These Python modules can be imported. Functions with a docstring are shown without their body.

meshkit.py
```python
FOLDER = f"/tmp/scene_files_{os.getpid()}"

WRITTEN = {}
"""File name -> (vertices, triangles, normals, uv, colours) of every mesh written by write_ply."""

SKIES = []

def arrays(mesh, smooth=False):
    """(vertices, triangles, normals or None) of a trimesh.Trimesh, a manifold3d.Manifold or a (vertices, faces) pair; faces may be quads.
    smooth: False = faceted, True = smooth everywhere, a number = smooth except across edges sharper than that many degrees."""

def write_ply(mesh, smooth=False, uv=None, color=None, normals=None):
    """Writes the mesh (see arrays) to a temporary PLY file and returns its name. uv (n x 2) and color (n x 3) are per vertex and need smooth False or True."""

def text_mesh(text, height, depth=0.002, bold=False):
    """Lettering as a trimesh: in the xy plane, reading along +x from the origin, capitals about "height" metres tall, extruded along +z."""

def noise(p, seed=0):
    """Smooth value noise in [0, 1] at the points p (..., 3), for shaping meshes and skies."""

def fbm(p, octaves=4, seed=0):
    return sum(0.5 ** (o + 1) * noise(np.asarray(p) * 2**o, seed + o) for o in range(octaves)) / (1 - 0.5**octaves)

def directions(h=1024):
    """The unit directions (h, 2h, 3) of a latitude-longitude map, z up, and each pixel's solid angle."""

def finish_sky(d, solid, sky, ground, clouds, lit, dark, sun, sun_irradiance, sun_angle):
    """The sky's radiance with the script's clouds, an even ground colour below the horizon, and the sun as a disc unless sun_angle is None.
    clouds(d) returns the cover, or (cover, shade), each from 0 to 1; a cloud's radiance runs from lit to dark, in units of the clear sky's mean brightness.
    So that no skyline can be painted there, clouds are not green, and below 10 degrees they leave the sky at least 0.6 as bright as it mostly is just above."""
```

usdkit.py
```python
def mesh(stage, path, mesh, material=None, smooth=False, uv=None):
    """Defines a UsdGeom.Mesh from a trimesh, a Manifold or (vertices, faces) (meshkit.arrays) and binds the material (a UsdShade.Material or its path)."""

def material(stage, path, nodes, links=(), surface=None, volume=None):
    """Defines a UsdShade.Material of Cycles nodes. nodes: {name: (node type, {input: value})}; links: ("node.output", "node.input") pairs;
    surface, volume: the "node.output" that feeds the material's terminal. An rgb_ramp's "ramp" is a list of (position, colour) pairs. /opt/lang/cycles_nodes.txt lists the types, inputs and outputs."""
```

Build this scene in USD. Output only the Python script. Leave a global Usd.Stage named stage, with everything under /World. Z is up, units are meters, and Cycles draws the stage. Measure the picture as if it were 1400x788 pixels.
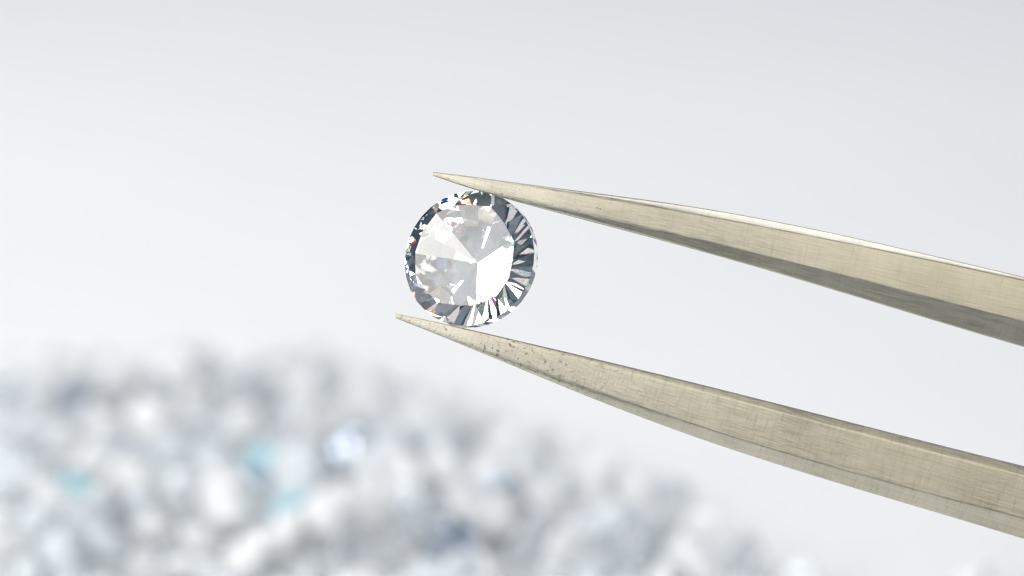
import math, random
import numpy as np
import trimesh
import usdkit, meshkit
from pxr import Usd, UsdGeom, UsdLux, UsdShade, Gf, Sdf

stage = Usd.Stage.CreateInMemory()
UsdGeom.SetStageUpAxis(stage, "Z")
UsdGeom.SetStageMetersPerUnit(stage, 1.0)
UsdGeom.Xform.Define(stage, "/World")
UsdGeom.Scope.Define(stage, "/World/Looks")
rng = np.random.default_rng(7)

# ------------------------------------------------------------------ camera
PX = 6.6e-3 / 188                        # metres per photograph pixel in the plane of the held stone
DIST = 100.0 * (1400 * PX) / 36.0        # camera to stone
PITCH = math.radians(16.5)
RIGHT = np.array([1.0, 0, 0])
FWD = np.array([0, math.cos(PITCH), -math.sin(PITCH)])
UP = np.array([0, math.sin(PITCH), math.cos(PITCH)])
HEIGHT = 0.071                           # camera above the table
CAM = np.array([0.0, 0.0, HEIGHT])
FOCUS = CAM + FWD * DIST                 # centre of the plane of focus

cam = UsdGeom.Camera.Define(stage, "/World/camera")
cam.CreateFocalLengthAttr(100.0)
cam.CreateHorizontalApertureAttr(36.0)
cam.CreateClippingRangeAttr((0.01, 20.0))
cam.CreateFStopAttr(21.0)
cam.CreateFocusDistanceAttr(DIST)
cam.CreateExposureAttr(0.10)
cam.AddTransformOp().Set(Gf.Matrix4d(*[*RIGHT, 0], *[*UP, 0], *[*(-FWD), 0], *[*CAM, 1]))


def at(px, py, t=0.0):
    """The point of the place seen at a photograph pixel, t metres behind the plane of focus."""
    k = (DIST + t) / DIST * PX
    return FOCUS + FWD * t + RIGHT * (px - 700) * k + UP * (394 - py) * k


def on_table(px, py, z=0.0):
    d = at(px, py) - CAM
    return CAM + d * (z - CAM[2]) / d[2]


# ------------------------------------------------------------------ lamps
def aim(prim, pos, target):
    pos, target = np.asarray(pos, float), np.asarray(target, float)
    z = pos - target
    z /= np.linalg.norm(z)
    x = np.cross([0, 0, 1.0] if abs(z[2]) < 0.99 else [0, 1.0, 0], z)
    x /= np.linalg.norm(x)
    y = np.cross(z, x)
    prim.AddTransformOp().Set(Gf.Matrix4d(*[*x, 0], *[*y, 0], *[*z, 0], *[*pos, 1]))


def softbox(name, pos, target, w, h, power, color):
    l = UsdLux.RectLight.Define(stage, "/World/" + name)
    l.CreateWidthAttr(w)
    l.CreateHeightAttr(h)
    l.CreateIntensityAttr(power)
    l.CreateColorAttr(Gf.Vec3f(*color))
    aim(l, pos, target)


STONE = at(643, 355)
MIRROR = -FWD * 0.743 - RIGHT * 0.58 + UP * 0.335       # where the stone's table mirrors
softbox("key_softbox", STONE + MIRROR * 0.36 + np.array([-0.03, 0.0, 0.06]), STONE, 0.34, 0.36, 3.3, (1.0, 0.975, 0.95))
softbox("overhead_softbox", np.array([-0.17, 0.25, 0.37]), np.array([-0.08, 0.24, 0.0]), 0.18, 0.16, 6.6, (1.0, 0.955, 0.90))
softbox("cool_softbox", np.array([0.15, 0.40, 0.49]), np.array([0.05, 0.20, 0.0]), 0.17, 0.17, 7.6, (0.92, 0.94, 1.0))
softbox("warm_front_softbox", STONE + np.array([0.10, -0.31, 0.17]), STONE, 0.18, 0.14, 3.2, (1.0, 0.91, 0.74))
softbox("low_front_softbox", np.array([-0.24, -0.22, 0.115]), np.array([-0.01, 0.20, 0.0]), 0.18, 0.13, 6.0, (0.97, 0.98, 1.0))
for i, (p, r, e) in enumerate([((-0.32, 0.55, 0.28), 0.018, 44.0), ((0.26, 0.52, 0.33), 0.016, 44.0), ((-0.05, 0.62, 0.40), 0.018, 44.0), ((-0.36, 0.20, 0.24), 0.016, 44.0)]):
    s = UsdLux.SphereLight.Define(stage, f"/World/spark_lamp_{i:03d}" if i else "/World/spark_lamp")
    s.CreateRadiusAttr(r)
    s.CreateIntensityAttr(e)
    s.AddTranslateOp().Set(Gf.Vec3d(*p))
room = UsdLux.DomeLight.Define(stage, "/World/room_light")
room.CreateIntensityAttr(0.032)
room.CreateColorAttr(Gf.Vec3f(0.42, 0.70, 1.0))


# ------------------------------------------------------------------ helpers
def say(prim, **data):
    for k, v in data.items():
        prim.SetCustomDataByKey(k, v)
    return prim


def mat(name, nodes, links, surface):
    return usdkit.material(stage, "/World/Looks/" + name, nodes, links, surface=surface)


def cut_glass(name, tint, spread, ior=2.0, rough=0.0):
    """Clear cut stone: three wavelengths with their own refraction, so that it throws colours."""
    nodes, links = {}, []
    for k, (c, n) in enumerate(zip(((1, 0, 0), (0, 1, 0), (0, 0, 1)), (ior - spread, ior, ior + spread * 1.3))):
        nodes[f"g{k}"] = ("glass_bsdf", {"color": tuple(np.array(c) * np.array(tint)), "IOR": n, "roughness": rough, "distribution": "ggx"})
    nodes["a"] = ("add_closure", {})
    nodes["b"] = ("add_closure", {})
    nodes["white"] = ("glass_bsdf", {"color": tint, "IOR": ior, "roughness": rough, "distribution": "ggx"})
    nodes["m"] = ("mix_closure", {"fac": 0.2})
    links += [("g0.BSDF", "a.closure1"), ("g1.BSDF", "a.closure2"), ("a.closure", "b.closure1"), ("g2.BSDF", "b.closure2"), ("white.BSDF", "m.closure1"), ("b.closure", "m.closure2")]
    return mat(name, nodes, links, "m.closure")


def heap_glass(name, tint, milky, ior=2.0):
    """Small stones scuffed by each other: clear, with a little white from wear."""
    return mat(name, {"g": ("glass_bsdf", {"color": tint, "IOR": ior, "roughness": 0.0, "distribution": "ggx"}),
                      "d": ("translucent_bsdf", {"color": tint}), "e": ("diffuse_bsdf", {"color": tint}), "w": ("mix_closure", {"fac": 0.75}), "m": ("mix_closure", {"fac": milky})},
               [("d.BSDF", "w.closure1"), ("e.BSDF", "w.closure2"), ("g.BSDF", "m.closure1"), ("w.closure", "m.closure2")], "m.closure")


M_STONE = cut_glass("clear_stone", (1, 1, 1), 0.028)
mist = {"geo": ("geometry", {}), "n": ("noise_texture", {"scale": 900.0, "detail": 5, "roughness": 0.62}), "ramp": ("map_range", {"from_min": 0.35, "from_max": 0.75, "to_min": 0.03, "to_max": 0.30, "clamp": True}),
        "g": ("glass_bsdf", {"color": (1, 1, 1), "IOR": 2.0, "roughness": 0.0, "distribution": "ggx"}), "d": ("diffuse_bsdf", {"color": (0.85, 0.86, 0.85)}), "m": ("mix_closure", {})}
M_DUSTY = mat("dusty_stone_table", mist, [("geo.position", "n.vector"), ("n.fac", "ramp.value"), ("ramp.result", "m.fac"), ("g.BSDF", "m.closure1"), ("d.BSDF", "m.closure2")], "m.closure")
M_HEAP = [heap_glass("loose_clear", (0.97, 0.985, 1.0), 0.25, 1.5), heap_glass("loose_cool", (0.93, 0.97, 1.0), 0.80, 2.2), heap_glass("loose_blue", (0.60, 0.90, 0.97), 0.85, 1.6),
          heap_glass("loose_worn", (0.975, 0.985, 0.995), 0.90, 2.2), heap_glass("loose_deep", (0.90, 0.94, 1.0), 0.05, 2.3)]




def steel(name, axis, up, pits, tip, cuts, hatch):
    nodes = {
        "geo": ("geometry", {}),
        "da": ("vector_math", {"math_type": "dot_product", "vector2": axis}),
        "du": ("vector_math", {"math_type": "dot_product", "vector2": up}),
        "df": ("vector_math", {"math_type": "dot_product", "vector2": FWD}),
        "p": ("combine_xyz", {}),
        "brush_map": ("mapping", {"scale": (200, 19000, 19000)}),
        "brush": ("noise_texture", {"scale": 1.0, "detail": 3, "roughness": 0.65}),
        "cross_map": ("mapping", {"scale": (9000, 900, 900), "rotation": (0, 0, 0.1)}),
        "cross": ("noise_texture", {"scale": 1.0, "detail": 2, "roughness": 0.5}),
        "cross_cut": ("rgb_ramp", {"ramp": [(0.0, (1, 1, 1)), (0.64, (1, 1, 1)), (0.72, (0, 0, 0)), (1, (0, 0, 0))]}),
        "hatch_map": ("mapping", {"scale": (8500, 750, 900)}),
        "hatch": ("noise_texture", {"scale": 1.0, "detail": 3, "roughness": 0.6}),
        "hatch_cut": ("rgb_ramp", {"ramp": [(0.3, (1, 1, 1)), (0.5, (0.93, 0.93, 0.93)), (0.68, (0.62, 0.62, 0.62)), (1, (0.55, 0.55, 0.55))]}),
        "c0": ("mix", {"mix_type": "multiply", "fac": hatch}),
        "pit": ("noise_texture", {"scale": 5200.0, "detail": 2, "roughness": 0.55}),
        "pit_cut": ("rgb_ramp", {"ramp": [(0.0, (1, 1, 1)), (pits, (1, 1, 1)), (min(pits + 0.05, 0.99), (0, 0, 0)), (1, (0, 0, 0))]}),
        "near_tip": ("map_range", {"value": 0.0, "from_min": tip + 0.006, "from_max": tip + 0.014, "to_min": 0.55, "to_max": 0.0, "clamp": True}),
        "tone": ("noise_texture", {"scale": 260.0, "detail": 3}),
        "color": ("rgb_ramp", {"ramp": [(0.34, (0.44, 0.415, 0.34)), (0.5, (0.59, 0.553, 0.45)), (0.68, (0.72, 0.675, 0.56))]}),
        "c1": ("mix", {"mix_type": "multiply", "fac": cuts}),
        "c2": ("mix", {"mix_type": "multiply"}),
        "h1": ("math", {"math_type": "multiply_add", "value2": 0.25}),
        "h2": ("math", {"math_type": "multiply_add", "value2": 0.25}),
        "tonemix": ("math", {"math_type": "multiply_add", "value2": 0.6}),
        "tonehalf": ("math", {"math_type": "multiply", "value2": 0.4}),
        "rough": ("map_range", {"from_min": 0.3, "from_max": 0.7, "to_min": 0.38, "to_max": 0.54}),
        "bump": ("bump", {"strength": 0.55, "distance": 1.0e-5, "use_object_space": False}),
        "bsdf": ("principled_bsdf", {"metallic": 1.0}),
    }
    links = [("geo.position", "da.vector1"), ("geo.position", "du.vector1"), ("geo.position", "df.vector1"),
             ("da.value", "p.x"), ("du.value", "p.y"), ("df.value", "p.z"),
             ("p.vector", "brush_map.vector"), ("brush_map.vector", "brush.vector"),
             ("p.vector", "cross_map.vector"), ("cross_map.vector", "cross.vector"), ("cross.fac", "cross_cut.fac"),
             ("p.vector", "pit.vector"), ("pit.fac", "pit_cut.fac"), ("p.vector", "tone.vector"),
             ("tone.fac", "tonehalf.value1"), ("brush.fac", "tonemix.value1"), ("tonehalf.value", "tonemix.value3"),
             ("tonemix.value", "color.fac"),
             ("p.vector", "hatch_map.vector"), ("hatch_map.vector", "hatch.vector"), ("hatch.fac", "hatch_cut.fac"), ("color.color", "c0.color1"), ("hatch_cut.color", "c0.color2"), ("c0.color", "c1.color1"), ("cross_cut.color", "c1.color2"), ("c1.color", "c2.color1"), ("pit_cut.color", "c2.color2"),
             ("cross_cut.color", "h1.value1"), ("brush.fac", "h1.value3"), ("pit_cut.color", "h2.value1"), ("h1.value", "h2.value3"),
             ("h2.value", "bump.height"), ("bump.normal", "bsdf.normal"), ("c2.color", "bsdf.base_color"), ("da.value", "near_tip.value"), ("near_tip.result", "c2.fac"),
             ("brush.fac", "rough.value"), ("rough.result", "bsdf.roughness")]
    return mat(name, nodes, links, "bsdf.BSDF")


M_TABLE = mat("white_table", {"geo": ("geometry", {}), "n": ("noise_texture", {"scale": 9.0, "detail": 4}),
                              "r": ("rgb_ramp", {"ramp": [(0.3, (0.80, 0.81, 0.82)), (0.7, (0.84, 0.845, 0.85))]}),
                              "p": ("principled_bsdf", {"roughness": 0.6, "specular_ior_level": 0.25})},
              [("geo.position", "n.vector"), ("n.fac", "r.fac"), ("r.color", "p.base_color")], "p.BSDF")

# ------------------------------------------------------------------ the setting: a white sheet that sweeps up at the back
prof = [(0.098, 0.0), (0.9, 0.0)] + [(0.9 + 0.3 * math.sin(a), 0.3 - 0.3 * math.cos(a)) for a in np.linspace(0.1, math.pi / 2, 16)] + [(1.2, 0.9)]
prof = np.array(prof)
v = np.vstack([np.column_stack([np.full(len(prof), x), prof]) for x in (-0.8, 0.8)])
n = len(prof)
f = [t for i in range(n - 1) for t in ((i, n + i, n + i + 1), (i, n + i + 1, i + 1))]
m = usdkit.mesh(stage, "/World/table_surface", trimesh.Trimesh(v, f, process=False), M_TABLE, smooth=True)
say(m.GetPrim(), label="seamless white table surface behind and below the tweezers", category="surface", kind="structure")


# ------------------------------------------------------------------ cut stones
def brilliant(n_table=8, n_pav=8, table=0.56, crown=0.15, girdle=0.04, pavilion=0.43, culet=0.0, seg=64, jit=0.0, seed=0, plain=False, lower=0.24, lift=0.98):
    """A brilliant cut of diameter 1, table towards +z, its girdle centred on z = 0. Returns flat-faced meshes of table, crown, girdle, pavilion."""
    r = np.random.default_rng(seed)
    R, zt, zb = 0.5, girdle / 2, -girdle / 2
    ang = lambda k, n: 2 * np.pi * k / n
    P = lambda rad, a, z: np.array([rad * math.cos(a), rad * math.sin(a), z])
    n = n_table
    T = [P(table / 2 * (1 + jit * r.uniform(-1, 1)), ang(k + jit * 3 * r.uniform(-1, 1), n), zt + crown) for k in range(n)]
    rm = table / 2 + 0.46 * (R - table / 2)
    mid = [P(rm, ang(k + 0.5, n), zt + crown * 0.60) for k in range(n)]
    sub = seg // n
    G = lambda k: P(R, ang(k % seg, seg), zt)
    Gb = lambda k: P(R, ang(k % seg, seg), zb)
    table_t, crown_t, girdle_t, pav_t = [], [], [], []
    c = np.mean(T, axis=0)
    for k in range(n):
        k1 = (k + 1) % n
        table_t.append((c, T[k], T[k1]))
        if plain:                                                                # big triangles from table to girdle
            h = sub // 2
            crown_t.append((T[k], G(k * sub + h), T[k1]))
            for j in range(k * sub - h, k * sub + h):
                crown_t.append((T[k], G(j), G(j + 1)))
            continue
        crown_t.append((T[k], mid[k], T[k1]))                                   # star
        g = G(k1 * sub if k1 else 0)
        crown_t += [(T[k1], mid[k], g), (T[k1], g, mid[k1])]                      # kite, flat to within its crease
        a, b = k * sub, k * sub + sub
        h = (a + b) // 2
        for lo, hi in ((a, h), (h, b)):                                           # upper halves
            for j in range(lo, hi):
                crown_t.append((mid[k], G(j), G(j + 1)))
    for j in range(seg):
        girdle_t += [(G(j), Gb(j), Gb(j + 1)), (G(j), Gb(j + 1), G(j + 1))]
    n = n_pav
    sub = seg // n
    cul = np.array([0, 0, zb - pavilion])
    low = [P(0.5 * lower, ang(k + 0.5, n), zb - pavilion * (1 - lower * lift)) for k in range(n)]
    for k in range(n):
        k1 = (k + 1) % n
        a, b = k * sub, k * sub + sub
        h = (a + b) // 2
        pav_t += [(cul, low[k1], low[k])]
        pav_t[-1] = None
        pav_t.pop()
        pav_t += [(cul, Gb(a), low[k - 1]), (cul, low[k], Gb(a))]                # main, two halves
        for lo, hi in ((a, h), (h, b)):
            for j in range(lo, hi):
                pav_t.append((low[k], Gb(j + 1), Gb(j)))
    out = []
    for tris in (table_t, crown_t, girdle_t, pav_t):
        vv = np.array([p for t in tris for p in t])
        ff = np.arange(len(vv)).reshape(-1, 3)
        # outward winding
        A, B, C = vv[ff[:, 0]], vv[ff[:, 1]], vv[ff[:, 2]]
        flip = np.einsum("ij,ij->i", np.cross(B - A, C - A), (A + B + C) / 3 - np.array([0, 0, -0.02])) < 0
        ff[flip] = ff[flip][:, ::-1]
        out.append((vv, ff))
    return out


D_STONE = 6.6e-3
tilt, az = math.radians(22), math.radians(150)     # the table leans towards the upper left of the picture
N = -FWD * math.cos(tilt) + (RIGHT * math.cos(az) + UP * math.sin(az)) * math.sin(tilt)
X = np.cross(UP, N); X /= np.linalg.norm(X)
Y = np.cross(N, X)
spin = math.radians(40)
PAV, CROWN, TABLE, PLAIN, NPAV, LOWER, LIFT = 0.42, 0.095, 0.775, True, 8, 0.75, 0.985
X, Y = X * math.cos(spin) + Y * math.sin(spin), Y * math.cos(spin) - X * math.sin(spin)
stone_at = at(644, 354.5)
gem = UsdGeom.Xform.Define(stage, "/World/held_gemstone")
gem.AddTransformOp().Set(Gf.Matrix4d(*[*X, 0], *[*Y, 0], *[*N, 0], *[*stone_at, 1]))
say(gem.GetPrim(), label="round brilliant cut clear gemstone gripped between the two tweezer points", category="gemstone")
for name, (vv, ff) in zip(("table", "crown", "girdle", "pavilion"), brilliant(16, NPAV, TABLE, CROWN, 0.085, PAV, seg=32, jit=0.045, seed=3, plain=PLAIN, lower=LOWER, lift=LIFT)):
    usdkit.mesh(stage, f"/World/held_gemstone/{name}", trimesh.Trimesh(vv * D_STONE, ff, process=False), M_DUSTY if name == "table" else M_STONE)

# ------------------------------------------------------------------ tweezers
AXES = {"upper": [], "lower": []}
# picture outline of each arm: x, top edge, crease under the top bevel, crease above the underside, bottom edge, depth of the arm (mm)
UPPER = [(592, 235.5, 236.5, 239.5, 240.5, 0.35), (612, 237.5, 239, 245, 247.5, 0.50), (640, 241, 243, 254.5, 257, 0.75), (700, 249.5, 252, 268, 272.5, 1.15),
         (765, 258.5, 261.5, 283.5, 290.5, 1.6), (850, 269.8, 275.5, 304, 314.5, 2.0), (950, 283.5, 293, 327, 341.5, 2.4), (1050, 300, 311.5, 350.5, 370, 2.8),
         (1150, 321.5, 330.5, 376, 400, 3.1), (1300, 356, 362.5, 414.5, 445, 3.4), (1400, 379.3, 385, 440.5, 474, 3.6), (1500, 402, 406, 466, 503, 3.8)]
LOWER = [(541, 429, 430, 434, 435.5, 0.35), (583, 437.5, 439.5, 449, 452, 0.65), (640, 450.5, 453.5, 470.5, 475, 1.1), (700, 463.5, 468, 493.5, 500, 1.5),
         (794, 486, 493, 527, 538, 2.0), (850, 499, 507, 549, 562, 2.3), (900, 511.5, 520.5, 565, 581, 2.5), (950, 524, 533.5, 581, 598, 2.7), (1050, 549.5, 559.5, 611.5, 630, 3.0),
         (1160, 577.5, 588, 644.5, 664, 3.3), (1282, 608, 620, 678.5, 700.5, 3.5), (1400, 637.5, 651, 709.5, 738, 3.7), (1500, 662, 676.5, 735.5, 769, 3.9)]


def arm_mesh(rows, under_in, top_in, join, soft):
    """Loft of an arm: an eight-sided bar with softened creases. under_in, top_in: how far the bevels go back for each unit of their height."""
    rows = np.array(rows, float)
    xs = np.concatenate([np.linspace(rows[0, 0], 760, 48), np.linspace(770, 1500, 60)])
    from scipy.interpolate import UnivariateSpline
    cols = [UnivariateSpline(rows[:, 0], rows[:, k], w=np.where(rows[:, 0] < 660, 6.0, 1.0), k=3, s=len(rows) * (0.25 if k < 3 else 0.7) if k < 5 else 0)(xs) for k in range(1, 6)]
    for j in (1, 2, 3):
        cols[j] = np.maximum(cols[j], cols[j - 1] + 0.8)
    x_end = np.linspace(1560, 4200, 40)                                    # on to where the arms are joined, outside the picture
    s = (x_end - 1500) / 2700
    mid0 = (rows[-1, 1] + rows[-1, 4]) / 2
    slope = (rows[-1, 1] + rows[-1, 4] - rows[-2, 1] - rows[-2, 4]) / 2 / (rows[-1, 0] - rows[-2, 0])
    p0, p1, m0, m1 = mid0, join, slope * 2700, 0.29 * 2700
    mid = (2 * s**3 - 3 * s**2 + 1) * p0 + (s**3 - 2 * s**2 + s) * m0 + (-2 * s**3 + 3 * s**2) * p1 + (s**3 - s**2) * m1
    half = np.interp(s, [0, 0.4, 1], [(rows[-1, 4] - rows[-1, 1]) / 2, 44, 30])
    inset = [np.interp(s, [0, 1], [rows[-1, 2] - rows[-1, 1], 4]), np.interp(s, [0, 1], [rows[-1, 4] - rows[-1, 3], 6])]
    cols = [np.concatenate(z) for z in zip(cols, (mid - half, mid - half + inset[0], mid + half - inset[1], mid + half, np.interp(s, [0, 0.3, 1], [rows[-1, 5], 5, 8])))]
    xs = np.concatenate([xs, x_end])
    rings = []
    for x, a, b, c, d, w in zip(xs, *cols):
        w = w * 1e-3
        ti, ui = min((b - a) * PX * top_in, w * 0.42), min((d - c) * PX * np.interp(x, [740, 960], under_in), w * 0.45)
        front, back = -w / 2, w / 2
        poly = [(d, front + ui), (c, front), (b, front), (a, front + ti), (a, back - ti), (b, back), (c, back), (d, back - ui)]
        pts = []
        for i in range(8):                                                   # soften each crease
            q, p, r = np.array(poly[i]), np.array(poly[i - 1]), np.array(poly[(i + 1) % 8])
            for e in (p, r):
                L = math.hypot((e - q)[0] * PX, (e - q)[1])
                pts.append(q + (e - q) * min(0.30, np.interp(x, [600, 1000], [1.6e-4, soft]) / max(L, 1e-9)))
        rings.append([at(x, y, t) for y, t in pts])
    rings = np.array(rings)
    k, m_ = rings.shape[:2]
    v = rings.reshape(-1, 3)
    f = []
    for i in range(k - 1):
        for j in range(m_):
            a, b = i * m_ + j, i * m_ + (j + 1) % m_
            f += [(a, b, b + m_), (a, b + m_, a + m_)]
    v = np.vstack([v, rings[0].mean(0), rings[-1].mean(0)])
    for j in range(m_):
        f += [(len(v) - 2, (j + 1) % m_, j), (len(v) - 1, (k - 1) * m_ + j, (k - 1) * m_ + (j + 1) % m_)]
    t = trimesh.Trimesh(v, f, process=False)
    if t.volume < 0:
        t.invert()
    return t


def direction(a, b):
    d = at(*b) - at(*a)
    d /= np.linalg.norm(d)
    return d, np.cross(d, FWD) * -1


tw = UsdGeom.Xform.Define(stage, "/World/tweezers")
say(tw.GetPrim(), label="brushed steel fine pointed tweezers reaching in from the right, gripping the gemstone", category="tweezers")
for name, rows, join, seg, under, top, pits in (("arm", UPPER, 1150, ((592, 238), (1400, 420)), (0.50, 0.50), 1.2, 0.67), ("arm_001", LOWER, 1210, ((541, 432), (1400, 680)), (0.45, 0.85), 0.4, 0.60)):
    d, u = direction(*seg)
    mm = steel("brushed_steel_" + name, d, u, pits, float(at(*seg[0]) @ d), *((0.10, 0.22) if name == "arm" else (0.16, 0.30)))
    usdkit.mesh(stage, "/World/tweezers/" + name, arm_mesh(rows, under, top, join, 6e-5), mm, smooth=28)

# ------------------------------------------------------------------ heap of loose stones
outline = np.array([on_table(px, py)[:2] for px, py in ((-130, 515), (120, 520), (300, 515), (450, 528), (570, 560), (700, 615), (840, 668), (940, 725), (1010, 775), (1030, 850), (-100, 850))])
from shapely.geometry import Polygon, Point
poly = Polygon(outline)
x0, y0, x1, y1 = poly.bounds
balls = np.zeros((0, 4))
count, tries = 340, 0
while len(balls) < count and tries < 2500:
    tries += 1
    dia = rng.choice([3.0e-3, 3.6e-3, 4.4e-3], p=[0.35, 0.4, 0.25])
    r = dia * 0.40
    best = None
    for _ in range(10):
        q = np.array([rng.uniform(x0, x1), rng.uniform(y0, y1)])
        P = Point(q)
        if not poly.contains(P):
            continue
        z = r
        if len(balls):
            dd = np.hypot(balls[:, 0] - q[0], balls[:, 1] - q[1])
            rr = balls[:, 3] + r
            near = dd < rr
            if near.any():
                z = max(z, (balls[near, 2] + np.sqrt(rr[near] ** 2 - dd[near] ** 2)).max())
        room_left = min(0.0042, 0.0020 + 0.25 * poly.exterior.distance(P))
        if z + r * 0.3 > room_left:
            continue
        if best is None or z < best[2]:
            best = (q[0], q[1], z, r)
    if best:
        balls = np.vstack([balls, best])
pos = balls[:, :3] - CAM
k = DIST / (pos @ FWD) / PX
keep = (700 + pos @ RIGHT * k > -70) & (394 - pos @ UP * k < 850)
balls = balls[keep]
extra = []
for px, py, dia in ((1325, 792, 3.4e-3), (1092, 792, 3.4e-3)):
    p = on_table(px, py, 0.0015)
    extra.append((p[0], p[1], dia * 0.40, dia * 0.40))
balls = np.vstack([balls, extra])
rel = balls[:, :3] - CAM
k = DIST / (rel @ FWD) / PX
shown = np.column_stack([700 + rel @ RIGHT * k, 394 - rel @ UP * k])
special = {}
for qx, qy, tone in ((345, 630, 2), (368, 692, 2), (108, 652, 2), (325, 672, 4), (728, 690, 4), (95, 566, 4), (480, 610, 4), (620, 740, 4)):
    dist = np.hypot(*(shown - (qx, qy)).T) - 9000 * balls[:, 2] + 20000 * balls[:, 3]
    special[int(dist.argmin())] = tone
print("gems", len(balls))

cuts = [brilliant(8, 8, 0.60, 0.15, 0.04, 0.43, seg=16, plain=True, lower=0.6), brilliant(4, 4, 0.64, 0.14, 0.06, 0.42, seg=16, plain=True, lower=0.6), brilliant(8, 8, 0.68, 0.13, 0.04, 0.44, seg=16, plain=True, lower=0.75)]
flat = []
for parts in cuts:
    vv = np.vstack([p[0] for p in parts])
    off = np.cumsum([0] + [len(p[0]) for p in parts])
    ff = np.vstack([p[1] + o for p, o in zip(parts, off)])
    t = trimesh.Trimesh(vv - np.array([0, 0, -0.12]), ff, process=False)
    flat.append(t)
first = {}
GROUP = "loose cut gems heaped on the white table"
for i, (x, y, z, r) in enumerate(balls):
    name = "loose_gem" + (f"_{i:03d}" if i else "")
    kind = int(rng.integers(3))
    u = rng.random()
    tone = special.get(i, 1 if u < 0.30 else 3 if u < 0.80 else 0)
    q = rng.normal(size=4); q /= np.linalg.norm(q)
    rot = trimesh.transformations.quaternion_matrix(q)[:3, :3]
    dia = r / 0.40
    A = np.diag([dia] * 3) @ rot.T
    path = "/World/" + name
    if kind not in first:
        mesh = usdkit.mesh(stage, path, flat[kind], M_HEAP[tone])
        first[kind] = path
    else:
        mesh = UsdGeom.Mesh.Define(stage, path)
        mesh.GetPrim().GetReferences().AddInternalReference(first[kind])
        UsdShade.MaterialBindingAPI.Apply(mesh.GetPrim()).Bind(M_HEAP[tone])
        mesh.ClearXformOpOrder()
    mesh.MakeMatrixXform().Set(Gf.Matrix4d(*[*A[0], 0], *[*A[1], 0], *[*A[2], 0], *[x, y, z, 1]))
    d = np.array([x, y, z]) - CAM
    k = DIST / (d @ FWD) / PX
    px, py = 700 + d @ RIGHT * k, 394 - d @ UP * k
    where = "on its sloping right end" if px > 640 else "along its far rim" if py < 600 else "low at the bottom edge" if py > 700 else "mid-heap on the left" if px < 330 else "mid-heap below the held stone"
    if i >= len(balls) - len(extra):
        say(mesh.GetPrim(), label="lone loose gem on bare table at the lower right, far from the heap" if i == len(balls) - 2 else "lone loose gem on bare table just right of the foot of the heap", category="gemstone")
    else:
        say(mesh.GetPrim(), label=("pale blue" if tone == 2 else "clear") + " cut gem out of focus in the glittering heap, " + where, category="gemstone", group=("pale blue heap gems " if tone == 2 else "clear heap gems ") + where)
